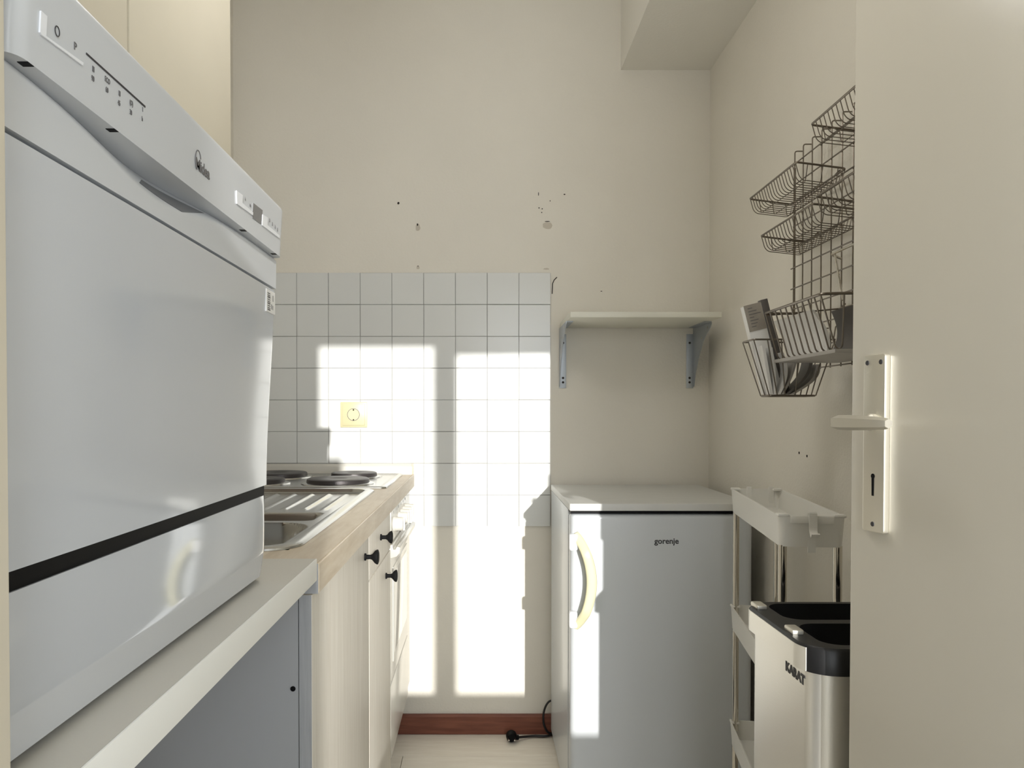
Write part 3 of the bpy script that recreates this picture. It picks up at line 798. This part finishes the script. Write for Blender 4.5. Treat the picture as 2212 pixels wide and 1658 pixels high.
mag('light grey magazine bowed upright, third from the left in the file basket', .634, .640, .012, 0, M['paper'], .006, 1.235)
mag('mid grey brochure in the middle of the file basket, behind the near wires', .642, .672, .004, 0, M['paper_grey'], .005, 1.225)
mag('dark grey magazine curled up to the right in the file basket', .650, .702, .012, 0, M['paper_dark'], .007, 1.215)
mag('thick grey catalogue bowed outermost right in the file basket', .660, .716, .018, 0, M['paper_grey'], .009, 1.210)
# small folded wire rack near the door edge
o = MB(); o.tube(bend([(.757, 1.618, 1.430), (.735, 1.618, 1.438), (.735, 1.40, 1.438), (.757, 1.40, 1.430)], .01), .0026, 7)
o.tube([(.735, 1.60, 1.438), (.720, 1.53, 1.33)], .0022, 7)
tag(o.build('wire_hanger', M['chrome'], None), 'bright bent wire hanger on the grid above the wide basket', 'hanger')

# ------------------------------------------------------------------ slim trolley
RZ = math.radians(-8.5)     # local y axis runs from the near end to the far end
TL = .503; TW = .119
t = thing('slim_trolley', 'narrow off white plastic trolley with chrome poles between fridge and bin', 'trolley', (.5487, 1.414, 0), RZ)
def tray(z, parent):
    mb = MB(); h = .058
    outer = [rrect(0+i, TW-i, 0+i, TL-i, .012, 4) for i in (0, .0015)]
    Ls = [[(x, y, z-h) for x, y in rrect(.004, TW-.004, .004, TL-.004, .010, 4)],
          [(x, y, z) for x, y in rrect(0, TW, 0, TL, .012, 4)],
          [(x, y, z) for x, y in rrect(.003, TW-.003, .003, TL-.003, .010, 4)],
          [(x, y, z-h+.012) for x, y in rrect(.007, TW-.007, .007, TL-.007, .008, 4)]]
    loops(mb, Ls, True, True)
    tr = mb.build('tray', M['trolley'], parent, local=True)
    for (xa, ya) in ((.0, .0), (TW-.02, .0), (0, TL-.02), (TW-.02, TL-.02)):
        MB().box(xa-.0006, xa+.0206, ya-.0006, ya+.0206, z-.003, z+.0025, .002).build('corner_cap', M['trolley'], tr, local=True)
    MB().box(.022, TW-.022, -.0022, .001, z-.014, z-.001, .001).build('rim_band', M['trolley'], tr, local=True)
    return tr
zt_ = [.918, .628, .339, .075]
for i, z in enumerate(zt_):
    tr = tray(z, t)
    if i == 0:
        for xx in (.044, .096):
            MB().box(xx-.006, xx+.006, TL-.006, TL+.0005, z-.05, z+.005, .0015).build('slot_rib', M['trolley'], tr, local=True)
for (xa, ya) in ((.011, .013), (TW-.011, .013), (.011, TL-.013), (TW-.011, TL-.013)):
    for k in range(3): MB().cyl((xa, ya, zt_[k+1]-.02), (xa, ya, zt_[k]-.056), .0080, n=16).build('pole', M['chrome'], t, local=True)
    MB().lathe([(.004, .0), (.012, .003), (.012, .014), (.004, .017)], (xa, ya, 0), 'z', 14).build('caster', M['black'], t, local=True)
hk = thing('plastic_hook', 'small off white plastic hook clipped on the trolley near end', 'hook', (.5487, 1.414, .86), RZ)
hp = [(.060, .0042, -.010), (.060, .0042, .064), (.060, -.0045, .064), (.060, -.006, .030), (.060, -.016, .020), (.060, -.022, .028)]
mb = MB(); B_ = bend(hp, .006, 4)
for i in range(len(B_)-1):
    a, b = B_[i], B_[i+1]; d_ = (b-a); nn_ = Vector((0, -d_.z, d_.y)).normalized()*.0014 if d_.length > 0 else Vector((0, 0, .0014))
    ww = Vector((.007, 0, 0))
    vs = [a-nn_-ww, a+nn_-ww, a+nn_+ww, a-nn_+ww, b-nn_-ww, b+nn_-ww, b+nn_+ww, b-nn_+ww]
    mb.raw(vs, [(0, 1, 2, 3), (4, 7, 6, 5), (0, 4, 5, 1), (1, 5, 6, 2), (2, 6, 7, 3), (3, 7, 4, 0)])
mb.build('strap', M['trolley'], hk, local=True, smooth=0)

# ------------------------------------------------------------------ bin
t = thing('recycling_bin', 'tall brushed steel two compartment bin with black rim beside the door', 'bin', (.60, 1.215, 0))
bx0, bx1, by0, by1 = .460, .750, 1.075, 1.352
zT = .774
mb = MB(); L = []
for z in (.012, .738):
    L.append([(x, y, z) for x, y in rrect(bx0+.012, bx1-.006, by0+.010, by1-.010, .030, 10)])
loops(mb, L, True, True); mb.build('body', M['steel_brush'], t, smooth=60)
mb = MB(); loops(mb, [[(x, y, z) for x, y in rrect(bx0+.014, bx1-.008, by0+.012, by1-.012, .045, 8)] for z in (0.0, .014)], True, True); mb.build('base', M['black'], t)
# rim with two openings: outer wall + top plate built from a grid of cells with holes
rim = MB()
out = rrect(bx0, bx1, by0, by1, .050, 10)
loops(rim, [[(x, y, .735) for x, y in rrect(bx0+.008, bx1-.008, by0+.008, by1-.008, .045, 10)], [(x, y, .736) for x, y in out], [(x, y, zT-.004) for x, y in out],
            [(x, y, zT) for x, y in rrect(bx0+.004, bx1-.004, by0+.004, by1-.004, .046, 10)]])
def ringfill(outer, inners, z):
    # top face with holes via triangulation
    t_ = bmesh.new(); edges = []
    for lp_ in [outer]+inners:
        vv = [t_.verts.new((x, y, z)) for x, y in lp_]
        for i in range(len(vv)): edges.append(t_.edges.new((vv[i], vv[(i+1) % len(vv)])))
    bmesh.ops.triangle_fill(t_, use_beauty=True, edges=edges)
    return t_
far_h = rrect(bx0+.034, bx1-.018, 1.232, by1-.016, .030, 6)
near_h = rrect(bx0+.034, bx1-.018, by0+.022, 1.210, .030, 6)
rim._join(ringfill(rrect(bx0+.004, bx1-.004, by0+.004, by1-.004, .046, 10), [far_h, near_h], zT))
rimo = rim.build('rim', M['rim_black'], t, smooth=50, recalc=True)
for hset in (far_h, near_h):
    mb = MB(); cx_ = sum(p[0] for p in hset)/len(hset); cy_ = sum(p[1] for p in hset)/len(hset)
    def sc_(k): return [((x-cx_)*k+cx_, (y-cy_)*k+cy_) for x, y in hset]
    loops(mb, [[(x, y, zT) for x, y in hset], [(x, y, zT-.010) for x, y in sc_(.985)], [(x, y, .40) for x, y in sc_(.93)]], False, True)
    mb.build('inner_bucket', M['black_matte'], rimo, smooth=50, recalc=False)
# silver front strip of the rim
mb = MB(); st = []
fr = [(x, y) for x, y in rrect(bx0-.0012, bx1, by0-.0012, by1+.0012, .0512, 14)]
arc = [p for p in fr if p[0] < bx0+.026]
arc.sort(key=lambda p: -p[1])
arc = [p for p in arc if p[1] > by0+.020]
n = len(arc); vs = []
for (x, y) in arc: vs += [(x, y, .7365), (x, y, zT-.0035)]
for (x, y) in arc: vs += [(x+.0012, y, .7365), (x+.0012, y, zT-.0035)]
fs = []
for i in range(n-1):
    a = 2*i; b = 2*n+2*i
    fs += [(a, a+2, a+3, a+1), (b, b+1, b+3, b+2), (a, b, b+2, a+2), (a+1, a+3, b+3, b+1)]
fs += [(0, 1, 2*n+1, 2*n), (2*n-2, 4*n-2, 4*n-1, 2*n-1)]
mb.raw(vs, fs).build('silver_band', M['steel_brush'], rimo, smooth=60, label='silver band on the rim front')
for yy in (1.312, 1.165):
    MB().box(bx0+.008, bx0+.026, yy-.016, yy+.016, zT-.001, zT+.007, .003, 3).build('clip', M['alu'], rimo, label='small silver clip')
text_mesh('KARAT', .019, M['print_dark'], 'brand_lettering', t, frame((bx0+.0117, 1.148, .716), (0, -1, 0), (0, 0, 1)), .0003, 1.15, .0010)

# ------------------------------------------------------------------ open door leaf
PHI = math.radians(78)
door = bpy.data.objects.new('door_1', None); C.objects.link(door); struct(door, 'open glossy cream door leaf on the right'); door.location = (.495, 1.03, 0); door.rotation_euler = (0, math.radians(.18), -PHI)
MB().box(0, .785, 0, .040, .008, 2.02, .0025).build('door_leaf', M['door'], door, local=True)
pp = MB()
ps0, ps1, pz0, pz1 = .0325, .0705, .956, 1.181
pp.prism(rrect(ps0, ps1, pz0, pz1, .003, 3), -.0082, 0.0, 'xz', .0012)
pl = pp.build('lock_plate', M['alu'], door, local=True)
for (u, z) in ((.0395, 1.171), (.0635, 1.171), (.0515, .966)):
    MB().lathe([(.0001, -.0005), (.0030, -.0005), (.0034, .0006)], (u, -.0083, z), 'y', 14).build('screw', M['print_dark'], pl, local=True)
MB().prism([(.0515+.0032*math.cos(a), 1.0270+.0032*math.sin(a)) for a in [math.radians(-50+280*k/12) for k in range(13)]]+[(.0498, 1.002), (.0532, 1.002)][::1], -.0087, -.0070, 'xz').build('keyhole', M['black'], pl, local=True)
lv = MB()
zh = 1.095; us_ = .0515
lv.lathe([(.011, 0), (.011, -.006), (.0085, -.009), (.0075, -.040)], (us_, -.008, zh), 'y', 24)
lvo = lv.build('lever_neck', M['alu'], door, local=True)
# grip: hexagonal bar tapering, running back towards the hinge
g = MB(); sec = []
for (u, hh_, y_in, y_out) in ((us_-.012, .0070, -.044, -.060), (us_-.009, .0092, -.042, -.063), (us_+.010, .0095, -.042, -.064), (us_+.045, .0085, -.044, -.062), (us_+.074, .0070, -.046, -.060), (us_+.080, .0055, -.048, -.058)):
    ym = (y_in+y_out)/2
    sec.append([(u, y_in, zh-hh_*.6), (u, ym, zh-hh_), (u, y_out, zh-hh_*.6), (u, y_out, zh+hh_*.6), (u, ym, zh+hh_), (u, y_in, zh+hh_*.6)])
loops(g, sec, True, True); g.build('lever_grip', M['alu'], lvo, local=True, smooth=25)
